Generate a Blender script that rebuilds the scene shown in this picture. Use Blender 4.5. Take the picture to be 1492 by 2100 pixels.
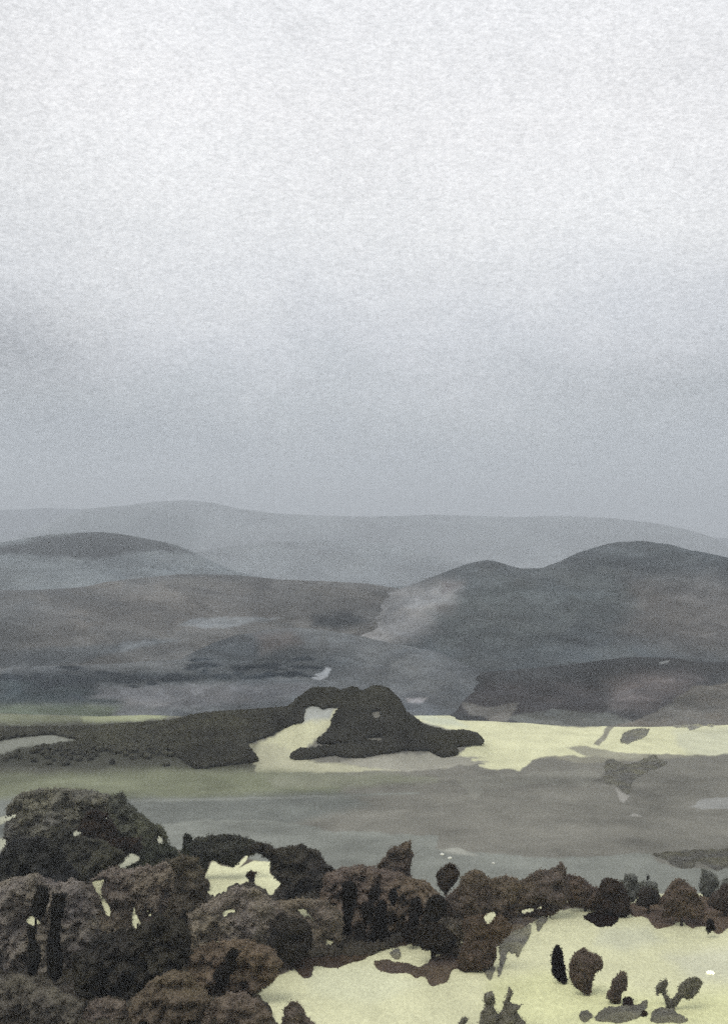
import bpy, math, random
import mathutils
import numpy as np

for o in list(bpy.data.objects):
    bpy.data.objects.remove(o, do_unlink=True)
S = bpy.context.scene
COL = S.collection
rng = np.random.default_rng(7)
random.seed(7)

# ------------------------------------------------------------------ camera
F, CX, HOR = 2885.0, 746.0, 1150.0          # focal length and horizon, in pixels of the 1492 x 2100 picture
cam = bpy.data.cameras.new('camera')
cam.sensor_fit = 'VERTICAL'
cam.sensor_height = 36.0
cam.lens = 36.0 * F / 2100.0
cam.shift_y = -(1050.0 - HOR) / 2100.0
cam.clip_start, cam.clip_end = 0.5, 60000
co = bpy.data.objects.new('camera', cam)
COL.objects.link(co)
co.location = (0, 0, 0)
co.rotation_euler = (math.radians(90), 0, 0)
S.camera = co

# ------------------------------------------------------------------ sky, sun, exposure
S.view_settings.view_transform = 'Standard'
S.view_settings.look = 'None'
S.view_settings.exposure = 0.1
S.view_settings.gamma = 1.0
SUN_EL, SUN_AZ = 58.0, 215.0
W = bpy.data.worlds.new('World')
S.world = W
W.use_nodes = True
nt = W.node_tree
nt.nodes.clear()


def N(nt, typ, **kw):
    n = nt.nodes.new(typ)
    for k, v in kw.items():
        if k == 'inp':
            for kk, vv in v.items():
                n.inputs[kk].default_value = vv
        else:
            setattr(n, k, v)
    return n


def L(nt, a, b):
    nt.links.new(a, b)


def math_node(nt, op, a, b=None, c=None, clamp=False):
    n = nt.nodes.new('ShaderNodeMath')
    n.operation = op
    n.use_clamp = clamp
    for i, v in enumerate((a, b, c)):
        if v is None:
            continue
        if isinstance(v, (int, float)):
            n.inputs[i].default_value = v
        else:
            nt.links.new(v, n.inputs[i])
    return n.outputs[0]


def ramp_node(nt, fac, stops, interp='LINEAR'):
    n = nt.nodes.new('ShaderNodeValToRGB')
    n.color_ramp.interpolation = interp
    e = n.color_ramp.elements
    while len(e) > 1:
        e.remove(e[-1])
    e[0].position = stops[0][0]
    e[0].color = (*stops[0][1], 1)
    for p, c in stops[1:]:
        k = e.new(p)
        k.color = (*c, 1)
    nt.links.new(fac, n.inputs[0])
    return n.outputs[0]


def lin(r, g, b):
    f = lambda v: (v / 255 / 12.92) if v / 255 <= 0.04045 else ((v / 255 + 0.055) / 1.055) ** 2.4
    return (f(r), f(g), f(b))


tc = N(nt, 'ShaderNodeTexCoord')
sky = N(nt, 'ShaderNodeTexSky', sky_type='NISHITA', sun_disc=False)
sky.sun_elevation = math.radians(SUN_EL)
sky.sun_rotation = math.radians(SUN_AZ)
sep = N(nt, 'ShaderNodeSeparateXYZ')
L(nt, tc.outputs['Generated'], sep.inputs[0])
# broad wandering of the cloud deck
big = N(nt, 'ShaderNodeTexNoise', inp={'Scale': 5.0, 'Detail': 5.0, 'Roughness': 0.55})
mp = N(nt, 'ShaderNodeMapping')
mp.inputs['Scale'].default_value = (1, 1, 1.7)
L(nt, tc.outputs['Generated'], mp.inputs[0])
L(nt, mp.outputs[0], big.inputs['Vector'])
zz = math_node(nt, 'ADD', sep.outputs['Z'], math_node(nt, 'MULTIPLY', math_node(nt, 'SUBTRACT', big.outputs['Fac'], 0.5), 0.17))
SKY_STOPS = [(0.0, lin(188, 193, 198)), (0.05, lin(191, 196, 202)), (0.085, lin(193, 198, 204)), (0.115, lin(205, 209, 213)), (0.15, lin(222, 224, 228)),
             (0.19, lin(236, 237, 239)), (0.24, lin(246, 246, 246)), (0.30, lin(249, 248, 248)),
             (0.38, lin(244, 244, 245)), (0.6, lin(232, 234, 236)), (1.0, lin(212, 216, 221))]
deck = ramp_node(nt, zz, SKY_STOPS)


def blob(px, py, rx, ry):
    """soft darker cloud bank in the direction of a picture point"""
    dx, dz = (px - CX) / F, (HOR - py) / F
    n = math.sqrt(dx * dx + 1 + dz * dz)
    a = math_node(nt, 'DIVIDE', math_node(nt, 'SUBTRACT', sep.outputs['X'], dx / n), rx)
    b = math_node(nt, 'DIVIDE', math_node(nt, 'SUBTRACT', sep.outputs['Z'], dz / n), ry)
    r2 = math_node(nt, 'ADD', math_node(nt, 'MULTIPLY', a, a), math_node(nt, 'MULTIPLY', b, b))
    front = math_node(nt, 'GREATER_THAN', sep.outputs['Y'], 0.0)
    return math_node(nt, 'MULTIPLY', math_node(nt, 'EXPONENT', math_node(nt, 'MULTIPLY', r2, -1.0)), front)


dark = None
for px, py, rx, ry, k in ((5, 715, .080, .032, .30), (1420, 790, .14, .026, .17), (150, 850, .14, .03, .10), (1470, 120, .06, .03, .05),
                          (420, 740, .05, .03, -.04), (-100, 150, .07, .25, .10), (230, 480, .05, .03, .04), (1500, 500, .05, .08, .06),
                          (1330, 430, .08, .03, -.03), (1050, 560, .10, .012, .035), (500, 640, .12, .010, .03), (900, 900, .16, .012, .035), (300, 960, .12, .010, -.03), (1150, 150, .12, .02, .03), (700, 330, .07, .07, .03), (330, 280, .06, .05, -.03), (620, 60, .012, .01, .05)):
    v = math_node(nt, 'MULTIPLY', blob(px, py, rx, ry), k)
    dark = v if dark is None else math_node(nt, 'ADD', dark, v)
# fine mottling of the cloud deck
mp2 = N(nt, 'ShaderNodeMapping')
mp2.inputs['Scale'].default_value = (.8, .8, 1.7)
L(nt, tc.outputs['Generated'], mp2.inputs[0])
fine = N(nt, 'ShaderNodeTexNoise', inp={'Scale': 330.0, 'Detail': 2.0, 'Roughness': 0.8})
L(nt, mp2.outputs[0], fine.inputs['Vector'])
mid = N(nt, 'ShaderNodeTexNoise', inp={'Scale': 90.0, 'Detail': 4.0, 'Roughness': 0.7})
L(nt, mp2.outputs[0], mid.inputs['Vector'])
g = math_node(nt, 'MULTIPLY', math_node(nt, 'SUBTRACT', fine.outputs['Fac'], 0.5), 0.75)
g = math_node(nt, 'ADD', g, math_node(nt, 'MULTIPLY', math_node(nt, 'SUBTRACT', mid.outputs['Fac'], 0.5), 0.26))
k = math_node(nt, 'SUBTRACT', math_node(nt, 'ADD', 1.0, g), dark)
k = math_node(nt, 'MULTIPLY', k, 10.0)
mul = N(nt, 'ShaderNodeVectorMath', operation='SCALE')
L(nt, deck, mul.inputs[0])
L(nt, k, mul.inputs['Scale'])
mx = N(nt, 'ShaderNodeMix', data_type='RGBA')
mx.inputs[0].default_value = 0.93           # overcast: the cloud deck covers nearly all of the clear sky
L(nt, sky.outputs[0], mx.inputs[6])
L(nt, mul.outputs[0], mx.inputs[7])
bg = N(nt, 'ShaderNodeBackground')
bg.inputs['Strength'].default_value = 0.105
L(nt, mx.outputs[2], bg.inputs['Color'])
wo = N(nt, 'ShaderNodeOutputWorld')
L(nt, bg.outputs[0], wo.inputs[0])

sl = bpy.data.lights.new('sun', 'SUN')
sl.energy = 1.5
sl.angle = math.radians(32)
sl.color = (1.0, 0.97, 0.9)
so = bpy.data.objects.new('sun', sl)
COL.objects.link(so)
so.rotation_euler = (math.radians(90 - SUN_EL), 0, math.radians(180 - SUN_AZ))
HAZE = 1.4e-4
S.cycles.max_bounces = 6
S.cycles.volume_bounces = 0
S.cycles.use_denoising = False
S.cycles.use_adaptive_sampling = True
S.cycles.adaptive_threshold = 0.05
S.cycles.adaptive_min_samples = 24


# ------------------------------------------------------------------ helpers
def hash2(i, j, s):
    h = (i * 374761393 + j * 668265263 + s * 974634777) & 0xFFFFFFFF
    h = ((h ^ (h >> 13)) * 1274126177) & 0xFFFFFFFF
    return ((h ^ (h >> 16)) & 0xFFFF) / 65535.0


def vnoise(x, y, s=0):
    x = np.asarray(x, float); y = np.asarray(y, float)
    i = np.floor(x).astype(np.int64); j = np.floor(y).astype(np.int64)
    fx = x - i; fy = y - j
    fx = fx * fx * (3 - 2 * fx); fy = fy * fy * (3 - 2 * fy)
    a = hash2(i, j, s); b = hash2(i + 1, j, s); c = hash2(i, j + 1, s); d = hash2(i + 1, j + 1, s)
    return (a * (1 - fx) + b * fx) * (1 - fy) + (c * (1 - fx) + d * fx) * fy - 0.5


def fbm(x, y, s=0, o=4, rough=.5):
    t = 0; a = 1.0; f = 1.0
    for k in range(o):
        t = t + a * vnoise(x * f + 17.3 * k, y * f - 9.1 * k, s + k)
        a *= rough; f *= 2.03
    return t


def sdist(px, py, poly):
    """signed distance (negative inside) of points to a closed polygon, in pixels"""
    P = np.asarray(poly, float)
    d2 = np.full(px.shape, 1e18)
    ins = np.zeros(px.shape, bool)
    n = len(P)
    for i in range(n):
        ax, ay = P[i]; bx, by = P[(i + 1) % n]
        ex, ey = bx - ax, by - ay
        wx, wy = px - ax, py - ay
        t = np.clip((wx * ex + wy * ey) / (ex * ex + ey * ey + 1e-9), 0, 1)
        d2 = np.minimum(d2, (wx - t * ex) ** 2 + (wy - t * ey) ** 2)
        c = ((ay <= py) != (by <= py))
        with np.errstate(divide='ignore', invalid='ignore'):
            xi = ax + (py - ay) / (by - ay + 1e-12) * ex
        ins ^= c & (px < xi)
    d = np.sqrt(d2)
    return np.where(ins, -d, d)


def mesh_obj(name, verts, faces, mat, parent=None, smooth=True, colors=None):
    me = bpy.data.meshes.new(name)
    v = np.asarray(verts, np.float32)
    f = np.asarray(faces, np.int32)
    me.vertices.add(len(v)); me.vertices.foreach_set('co', v.ravel())
    k = f.shape[1]
    me.loops.add(f.size); me.loops.foreach_set('vertex_index', f.ravel())
    me.polygons.add(len(f))
    me.polygons.foreach_set('loop_start', np.arange(0, f.size, k, dtype=np.int32))
    me.polygons.foreach_set('loop_total', np.full(len(f), k, np.int32))
    me.polygons.foreach_set('use_smooth', np.full(len(f), smooth, bool))
    me.update(calc_edges=True)
    me.validate()
    if colors is not None:
        at = me.color_attributes.new('cover', 'FLOAT_COLOR', 'POINT')
        c = np.ones((len(v), 4), np.float32); c[:, :3] = colors
        at.data.foreach_set('color', c.ravel())
    me.materials.append(mat)
    o = bpy.data.objects.new(name, me)
    COL.objects.link(o)
    if parent is not None:
        o.parent = parent
        o.location = [-c for c in parent.location]
    return o


def tag(o, label=None, cat=None, group=None, kind=None):
    if label: o['label'] = label
    if cat: o['category'] = cat
    if group: o['group'] = group
    if kind: o['kind'] = kind
    return o


# ------------------------------------------------------------------ materials
def land_mat(name, fine_scale, amp=.5, bump=.6, bdist=1.0, stretch=1.0):
    """colour of the land cover from the mesh, broken up by procedural mottling"""
    m = bpy.data.materials.new(name); m.use_nodes = True
    t = m.node_tree; t.nodes.clear()
    at = N(t, 'ShaderNodeVertexColor', layer_name='cover')
    c = N(t, 'ShaderNodeTexCoord')
    mp = N(t, 'ShaderNodeMapping'); mp.inputs['Scale'].default_value = (1, 1 / stretch, 1)
    L(t, c.outputs['Object'], mp.inputs[0])
    n1 = N(t, 'ShaderNodeTexNoise', inp={'Scale': fine_scale, 'Detail': 4.0, 'Roughness': .8})
    n2 = N(t, 'ShaderNodeTexNoise', inp={'Scale': fine_scale * .06, 'Detail': 5.0, 'Roughness': .6})
    L(t, mp.outputs[0], n1.inputs['Vector']); L(t, mp.outputs[0], n2.inputs['Vector'])
    f = math_node(t, 'MULTIPLY', math_node(t, 'SUBTRACT', n1.outputs['Fac'], .5), amp * 1.6)
    f = math_node(t, 'ADD', f, math_node(t, 'MULTIPLY', math_node(t, 'SUBTRACT', n2.outputs['Fac'], .5), amp * .8))
    f = math_node(t, 'ADD', f, 1.0)
    s = N(t, 'ShaderNodeVectorMath', operation='SCALE')
    L(t, at.outputs['Color'], s.inputs[0]); L(t, f, s.inputs['Scale'])
    b = N(t, 'ShaderNodeBsdfPrincipled')
    b.inputs['Roughness'].default_value = .95
    b.inputs['Specular IOR Level'].default_value = .1
    L(t, s.outputs[0], b.inputs['Base Color'])
    bp = N(t, 'ShaderNodeBump'); bp.inputs['Strength'].default_value = bump; bp.inputs['Distance'].default_value = bdist
    L(t, n1.outputs['Fac'], bp.inputs['Height']); L(t, bp.outputs[0], b.inputs['Normal'])
    o = N(t, 'ShaderNodeOutputMaterial'); L(t, b.outputs[0], o.inputs[0])
    return m


_leaf = {}


def leaf_mat(col, name='foliage', scale=.35, amp=.9, raw=False):
    key = (tuple(round(c, 4) for c in col), scale)
    if key in _leaf: return _leaf[key]
    lum = sum(col) / 3
    k_ = 2.7 if lum > .036 else 1.2 + 1.5 * min(1, max(0, (lum - .012) / .024))
    if raw: k_ = 1.0
    col = tuple(k_ * (lum + (v - lum) * .62) for v in col)
    m = bpy.data.materials.new(name); m.use_nodes = True
    t = m.node_tree; t.nodes.clear()
    c = N(t, 'ShaderNodeTexCoord')
    n1 = N(t, 'ShaderNodeTexNoise', inp={'Scale': scale, 'Detail': 6.0, 'Roughness': .68})
    n2 = N(t, 'ShaderNodeTexNoise', inp={'Scale': scale * .3, 'Detail': 2.0, 'Roughness': .5})
    L(t, c.outputs['Object'], n1.inputs['Vector']); L(t, c.outputs['Object'], n2.inputs['Vector'])
    f = math_node(t, 'ADD', math_node(t, 'MULTIPLY', math_node(t, 'SUBTRACT', n1.outputs['Fac'], .5), amp * 1.5), 1.0)
    s = N(t, 'ShaderNodeVectorMath', operation='SCALE')
    r = ramp_node(t, n2.outputs['Fac'], [(.38, tuple(col)), (.62, (col[0] * 1.14, col[1] * 1.13, col[2] * .96))])
    L(t, r, s.inputs[0]); L(t, f, s.inputs['Scale'])
    b = N(t, 'ShaderNodeBsdfPrincipled')
    b.inputs['Roughness'].default_value = .9
    b.inputs['Specular IOR Level'].default_value = .08
    L(t, s.outputs[0], b.inputs['Base Color'])
    tr = N(t, 'ShaderNodeBsdfTranslucent'); L(t, s.outputs[0], tr.inputs['Color'])
    ms = N(t, 'ShaderNodeMixShader'); ms.inputs[0].default_value = .35
    L(t, b.outputs[0], ms.inputs[1]); L(t, tr.outputs[0], ms.inputs[2])
    o = N(t, 'ShaderNodeOutputMaterial'); L(t, ms.outputs[0], o.inputs[0])
    _leaf[key] = m
    return m


# base colours of the land and the plants
FIELD = (.615, .606, .392)
FIELD_DIM = (.40, .40, .29)
STUBBLE = (.24, .23, .18)
GREYLAND = (.170, .164, .140)
GREENLAND = (.170, .180, .118)
BLUELAND = (.150, .158, .142)
LIGHTGREY = (.20, .208, .184)
WOODFLOOR = (.055, .050, .040)
BROWNEARTH = (.085, .070, .054)


# ------------------------------------------------------------------ the ground
KN = np.array([(-2500, 1530), (-400, 1506), (0, 1499), (200, 1496), (350, 1484), (420, 1474), (500, 1468), (590, 1461), (605, 1450), (622, 1432), (642, 1421), (690, 1421), (730, 1420), (770, 1417), (793, 1421),
               (812, 1440), (832, 1470), (868, 1497), (915, 1511), (950, 1513), (990, 1530), (1030, 1551), (1100, 1560)], float)


def knoll(x, y):
    """the wooded rise: its crest line runs across the valley, falling away in front and behind"""
    d = 590.0
    px = CX + F * x / np.maximum(y, 200)
    h = (HOR + F * 80 / d - np.interp(px, KN[:, 0], KN[:, 1])) / F * d
    return np.clip(h, 0, None) * np.exp(-((y - d) / 30.0) ** 2)


def ground(x, y):
    x = np.asarray(x, float); y = np.asarray(y, float)
    z = -80 + 78 * np.exp(-np.clip(y, 0, None) / 42.0)
    und = fbm(x / 130.0, y / 160.0, 3, 3) * 3.0 * np.clip((y - 330) / 150, 0, 1) * (1 - np.exp(-((y - 590) / 60.0) ** 2))
    z = z + und + knoll(x, y)
    z = z - 60 * np.clip((y - 2600) / 9000, 0, 1)
    return z + fbm(x / 9.0, y / 9.0, 5, 3) * .25


def hit(px, py):
    """where the line of sight through a picture point meets the ground"""
    y = np.linspace(225, 3000, 5600)
    x = (px - CX) / F * y
    z = (HOR - py) / F * y
    g_ = ground(x, y)
    k = np.argmax(z <= g_)
    if z[k] > g_[k]:
        k = len(y) - 1
    return float(x[k]), float(y[k]), float(g_[k])


def paint(px, py, base, polys, seed=0):
    """land cover, or mist painted as colour, of each vertex: the last patch that holds it wins; edges wander"""
    c = np.tile(np.array(base, float), (len(px), 1))
    wx = fbm(px / 22.0, py / 14.0, 40 + seed, 4) * 9
    wy = fbm(px / 26.0, py / 12.0, 60 + seed, 4) * 5
    for P in polys:
        poly, col = P[0], P[1]
        soft = P[2] if len(P) > 2 else 1.6
        wob = P[3] if len(P) > 3 else 1.0
        A = np.asarray(poly, float)
        m = soft + 16
        sel = (px > A[:, 0].min() - m) & (px < A[:, 0].max() + m) & (py > A[:, 1].min() - m) & (py < A[:, 1].max() + m)
        if not sel.any(): continue
        sd = sdist(px[sel] + wx[sel] * wob, py[sel] + wy[sel] * wob, poly)
        k = np.clip(.5 - sd / (2 * soft), 0, 1)
        k = (k * k * (3 - 2 * k))[:, None]
        c[sel] = c[sel] * (1 - k) + np.array(col) * k
    return c


# openings through which pale field shows between the foreground trees
GAPS = [
    [(418, 1800), (436, 1763), (452, 1775), (478, 1779), (508, 1752), (512, 1745), (505, 1765), (490, 1780), (520, 1765), (556, 1768), (552, 1790), (577, 1812), (556, 1838), (520, 1810), (500, 1812), (470, 1818), (462, 1832), (440, 1840), (424, 1830), (432, 1815)],
    [(604, 1860), (625, 1862), (640, 1878), (652, 1892), (635, 1888), (615, 1875)],
    [(453, 1872), (470, 1860), (486, 1866), (482, 1876), (458, 1882)],
    [(668, 1922), (682, 1922), (688, 1940), (668, 1944)],
    [(790, 1921), (800, 1917), (801, 1925), (793, 1926)],
    [(186, 1806), (219, 1800), (208, 1822), (213, 1840), (228, 1860), (227, 1886), (215, 1872), (205, 1846), (196, 1828)],
    [(272, 1856), (276, 1854), (290, 1895), (276, 1911), (270, 1900)],
    [(298, 1864), (304, 1862), (314, 1880), (308, 1884)],
    [(195, 1904), (204, 1904), (201, 1921)], [(320, 1910), (332, 1910), (328, 1921), (320, 1919)],
    [(52, 1886), (66, 1875), (86, 1888), (82, 1898), (70, 1902), (56, 1896)],
    [(340, 1832), (352, 1826), (364, 1832), (346, 1838)], [(368, 1822), (382, 1828), (378, 1836), (368, 1832)],
    [(240, 1776), (268, 1746), (293, 1760), (250, 1786)],
    [(135, 1655), (148, 1650), (148, 1658), (138, 1660)], [(212, 1682), (222, 1674), (228, 1680), (222, 1686)],
    [(145, 1708), (158, 1700), (170, 1704), (168, 1714), (150, 1716)], [(142, 1727), (160, 1720), (158, 1729)],
    [(182, 1725), (204, 1730), (203, 1734), (186, 1732)], [(322, 1708), (336, 1722), (330, 1736), (322, 1728)],
    [(168, 2076), (176, 2069), (188, 2072), (178, 2080)],
    [(440, 1927), (453, 1925), (452, 1934), (440, 1935)],
    [(990, 1878), (1008, 1867), (1017, 1870), (1015, 1884), (1000, 1898), (992, 1888)],
    [(1061, 1866), (1100, 1860), (1118, 1858), (1112, 1864), (1072, 1876)],
    [(1009, 1939), (1036, 1923), (1030, 1935), (1020, 1948)],
    [(942, 1905), (946, 1920), (952, 1938), (946, 1942), (941, 1925)],
    [(0, 1676), (34, 1668), (36, 1676), (0, 1692)], [(0, 1720), (16, 1718), (12, 1736), (0, 1744)],
    [(30, 1714), (50, 1710), (44, 1718)], [(57, 1688), (68, 1688), (62, 1694)],
]

G_POLYS = [
    # distant pale green strip at the foot of the left hills
    ([(-300, 1462), (0, 1462), (170, 1466), (330, 1462), (420, 1455), (330, 1476), (180, 1488), (0, 1496), (-300, 1500)], GREENLAND, 6),
    ([(170, 1470), (330, 1462), (345, 1468), (300, 1478), (170, 1484)], (.34, .36, .22), 5),
    ([(-400, 1490), (0, 1484), (350, 1476), (560, 1452), (610, 1450), (612, 1478), (560, 1500), (505, 1524), (530, 1560), (520, 1580), (200, 1592), (0, 1606), (-400, 1610)], (.060, .060, .046), 9),
    # bright field band, right
    ([(800, 1452), (870, 1458), (1000, 1470), (1060, 1480), (1200, 1492), (1300, 1472), (1420, 1470), (1900, 1466), (1900, 1542), (1492, 1556),
      (1360, 1552), (1180, 1552), (1075, 1580), (1000, 1572), (930, 1548), (985, 1520), (940, 1500), (860, 1480)], FIELD),
    ([(1380, 1500), (1500, 1490), (1600, 1550), (1430, 1556), (1390, 1530)], (.53, .53, .38), 10), ([(840, 1462), (930, 1470), (960, 1490), (880, 1486)], (.54, .56, .42), 7),
    ([(1085, 1560), (1120, 1548), (1250, 1552), (1360, 1545), (1492, 1552), (1492, 1580), (1085, 1585)], STUBBLE),
    ([(1160, 1532), (1200, 1530), (1260, 1540), (1330, 1550), (1280, 1556), (1200, 1550)], (.30, .29, .22)),
    ([(1222, 1524), (1242, 1488), (1262, 1484), (1232, 1530)], STUBBLE),
    # field patches left of the knoll
    ([(505, 1530), (560, 1512), (600, 1480), (632, 1455), (700, 1446), (690, 1480), (640, 1525), (600, 1560), (530, 1584)], (.50, .49, .33), 2),
    ([(620, 1480), (626, 1452), (655, 1447), (695, 1446), (670, 1476)], (.36, .37, .34), 3),
    ([(505, 1530), (560, 1522), (640, 1560), (800, 1572), (820, 1580), (700, 1586), (530, 1590)], (.42, .41, .29), 2),
    ([(700, 1562), (800, 1548), (900, 1545), (960, 1550), (1010, 1560), (900, 1580), (790, 1580)], (.30, .29, .24), 2),
    ([(960, 1556), (1012, 1557), (1010, 1561), (966, 1561)], FIELD, 1), ([(975, 1570), (1030, 1570), (1050, 1577), (985, 1578)], FIELD, 1),
    # the broad grey and green valley
    ([(-500, 1560), (200, 1575), (530, 1586), (830, 1582), (960, 1572), (1060, 1584), (1090, 1560), (1130, 1552), (1180, 1566), (1360, 1556), (1492, 1548), (2000, 1540), (2000, 1760), (-500, 1760)], GREYLAND, 2),
    ([(-500, 1585), (120, 1580), (300, 1572), (540, 1580), (700, 1590), (700, 1640), (300, 1650), (-500, 1650)], GREENLAND, 14),
    ([(-400, 1530), (520, 1530), (524, 1562), (400, 1572), (150, 1582), (-400, 1592)], (.052, .052, .040), 20),
    ([(-60, 1530), (40, 1512), (110, 1507), (160, 1517), (60, 1530), (0, 1545), (-60, 1550)], (.22, .225, .19), 2), ([(362, 1512), (400, 1505), (497, 1504), (490, 1512)], (.25, .25, .21), 1.5),
    ([(540, 1592), (800, 1586), (900, 1600), (760, 1612), (560, 1618)], (.20, .205, .15), 8),
    ([(-500, 1640), (350, 1636), (700, 1624), (760, 1650), (560, 1700), (-500, 1740)], BLUELAND, 12),
    ([(270, 1640), (560, 1634), (860, 1624), (860, 1628), (560, 1639), (270, 1646)], LIGHTGREY, 2, .3),
    ([(930, 1600), (990, 1590), (1200, 1578), (1235, 1586), (1200, 1612), (1100, 1606), (1000, 1620), (970, 1640), (955, 1620)], (.205, .20, .17), 2),
    ([(1262, 1614), (1290, 1634), (1278, 1648), (1268, 1636)], (.30, .29, .26), 1), ([(1290, 1672), (1302, 1664), (1314, 1674)], (.32, .31, .28), 1),
    ([(1415, 1654), (1445, 1638), (1600, 1625), (1600, 1658), (1440, 1660)], (.24, .24, .225), 1.5),
    ([(330, 1690), (430, 1680), (560, 1682), (680, 1704), (900, 1714), (895, 1740), (960, 1748), (1130, 1760), (1330, 1750), (1345, 1768), (1400, 1782),
      (1600, 1778), (1600, 1900), (300, 1900)], LIGHTGREY, 2),
    ([(900, 1740), (935, 1738), (980, 1756), (930, 1752)], (.30, .30, .26), 3),
    # foreground field
    ([(500, 2040), (600, 1960), (650, 1900), (830, 1880), (1020, 1900), (1120, 1850), (1300, 1830), (2200, 1840), (2600, 2600), (300, 2600), (560, 2100)], FIELD, 2, .8),
    ([(1000, 2010), (1120, 1990), (1300, 2040), (1500, 2030), (1600, 2110), (1000, 2110)], (.60, .60, .345), 22),
    ([(1230, 1905), (1330, 1900), (1360, 1930), (1280, 1950), (1220, 1935)], (.56, .56, .40), 14),
    ([(1360, 1960), (1500, 1940), (1560, 2010), (1420, 2010)], (.58, .575, .42), 18),
    ([(620, 1990), (760, 1975), (860, 2020), (760, 2060), (640, 2040)], (.60, .60, .41), 18),
    ([(-1500, 1760), (300, 1750), (420, 1740), (700, 1800), (900, 1850), (1000, 1870), (960, 1900), (820, 1925), (640, 1960), (560, 2010), (500, 2040), (560, 2100), (580, 2600), (-1500, 2600)], BROWNEARTH, 2, .8),
    ([(940, 1900), (1000, 1868), (1060, 1868), (1120, 1856), (1160, 1850), (1240, 1852), (1300, 1858), (1420, 1860), (1560, 1862), (1560, 1890), (1400, 1880), (1240, 1872), (1180, 1862), (1110, 1872), (1040, 1910), (1010, 1960), (940, 1970)], BROWNEARTH, 2, .5),
] + [(gp, FIELD if min(p[1] for p in gp) > 1740 and gp[0] != (240, 1776) else (.36, .36, .27), 1.0, 0.0) for gp in GAPS] + [
    ([(-50, 1760), (1, 1850), (7, 1880), (0, 1892), (-50, 1900)], FIELD_DIM, 1),
    ([(560, 2100), (572, 2070), (585, 2070), (580, 2110)], FIELD, 2),
]


def fan(px, ys, hfun):
    Y = np.repeat(ys[:, None], len(px), 1)
    X = (px[None, :] - CX) / F * Y
    return X, Y, hfun(X, Y)


def grid_faces(nr, nc):
    i = np.arange(nr * nc).reshape(nr, nc)
    return np.stack([i[:-1, :-1], i[:-1, 1:], i[1:, 1:], i[1:, :-1]], -1).reshape(-1, 4)


pxs = np.concatenate([np.linspace(-6500, -70, 60), np.arange(-60, 1556, 2.2), np.linspace(1570, 8000, 60)])
rows = np.concatenate([np.linspace(14, 236, 60), 80 * F / np.arange(2112 - HOR, 1290 - HOR, -1.8), np.linspace(1700, 11500, 50)])
X, Y, Z = fan(pxs, rows, ground)
PX = CX + F * X / Y; PY = HOR - F * Z / Y
cols = paint(PX.ravel(), PY.ravel(), GREYLAND, G_POLYS, 1)
pyr = PY.ravel(); vmid = np.clip((pyr - 1560) / 40, 0, 1) * np.clip((1830 - pyr) / 60, 0, 1)
cols *= (1 + .16 * fbm(X.ravel() / 26, Y.ravel() / 40, 9, 4) + .11 * fbm(X.ravel() / 7, Y.ravel() / 12, 19, 4) + vmid * .42 * fbm(X.ravel() / 34, Y.ravel() / 30, 29, 5, .6))[:, None]
cols = np.clip(cols, .004, .85)
go = mesh_obj('ground', np.stack([X, Y, Z], -1).reshape(-1, 3), grid_faces(*X.shape), land_mat('field_ground', 1.6, .62, .35, .4, 2.5), colors=cols)
tag(go, 'pale straw fields and grey green valley floor', 'ground', kind='structure')
# the slope behind the viewpoint, so that the ground reaches every side
bx, by = np.meshgrid(np.linspace(-2600, 2600, 60), np.concatenate([np.linspace(-2500, -10, 30), np.linspace(-4, 16, 11), np.linspace(20, 300, 60)]))
bz = np.where(by < 0, -2.0, ground(bx, by)) + fbm(bx / 200, by / 200, 21, 4) * 6 * np.clip(-by / 100, 0, 1) - 2.0 * np.clip((by - 12) / 8, 0, 1)
o = mesh_obj('hillside', np.stack([bx, by, bz], -1).reshape(-1, 3), grid_faces(*bx.shape), land_mat('hillside_grass', .8, .3, .4, .5),
             colors=np.tile(np.array(FIELD_DIM), (bx.size, 1)))
tag(o, 'grassy hillside the view is taken from', 'hillside', kind='structure')


# ------------------------------------------------------------------ hills
_r = random.Random(5)
COPSES = []                                   # ragged dark tree lines along the lower left slope
for _ in range(85):
    cx_, cy_ = _r.uniform(-60, 640), _r.gauss(1391, 6)
    if cx_ > 380: cy_ = _r.gauss(1372, 11)
    w_, h_ = _r.uniform(7, 34), _r.uniform(2.0, 5.5)
    COPSES.append(([(cx_ - w_, cy_), (cx_ - w_ * .4, cy_ - h_), (cx_ + w_ * .5, cy_ - h_ * .8), (cx_ + w_, cy_ + 1), (cx_ + w_ * .3, cy_ + h_), (cx_ - w_ * .5, cy_ + h_ * .9)], (.026, .033, .040), 1.6, .8))
for cx_, cy_, w_, h_ in ((60, 1430, 90, 12), (150, 1418, 60, 9), (20, 1405, 60, 10), (210, 1437, 50, 6)):
    COPSES.append(([(cx_ - w_, cy_), (cx_ - w_ * .4, cy_ - h_), (cx_ + w_ * .5, cy_ - h_ * .8), (cx_ + w_, cy_ + 1), (cx_ + w_ * .3, cy_ + h_), (cx_ - w_ * .5, cy_ + h_ * .9)], (.040, .052, .056), 8, .8))
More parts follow.
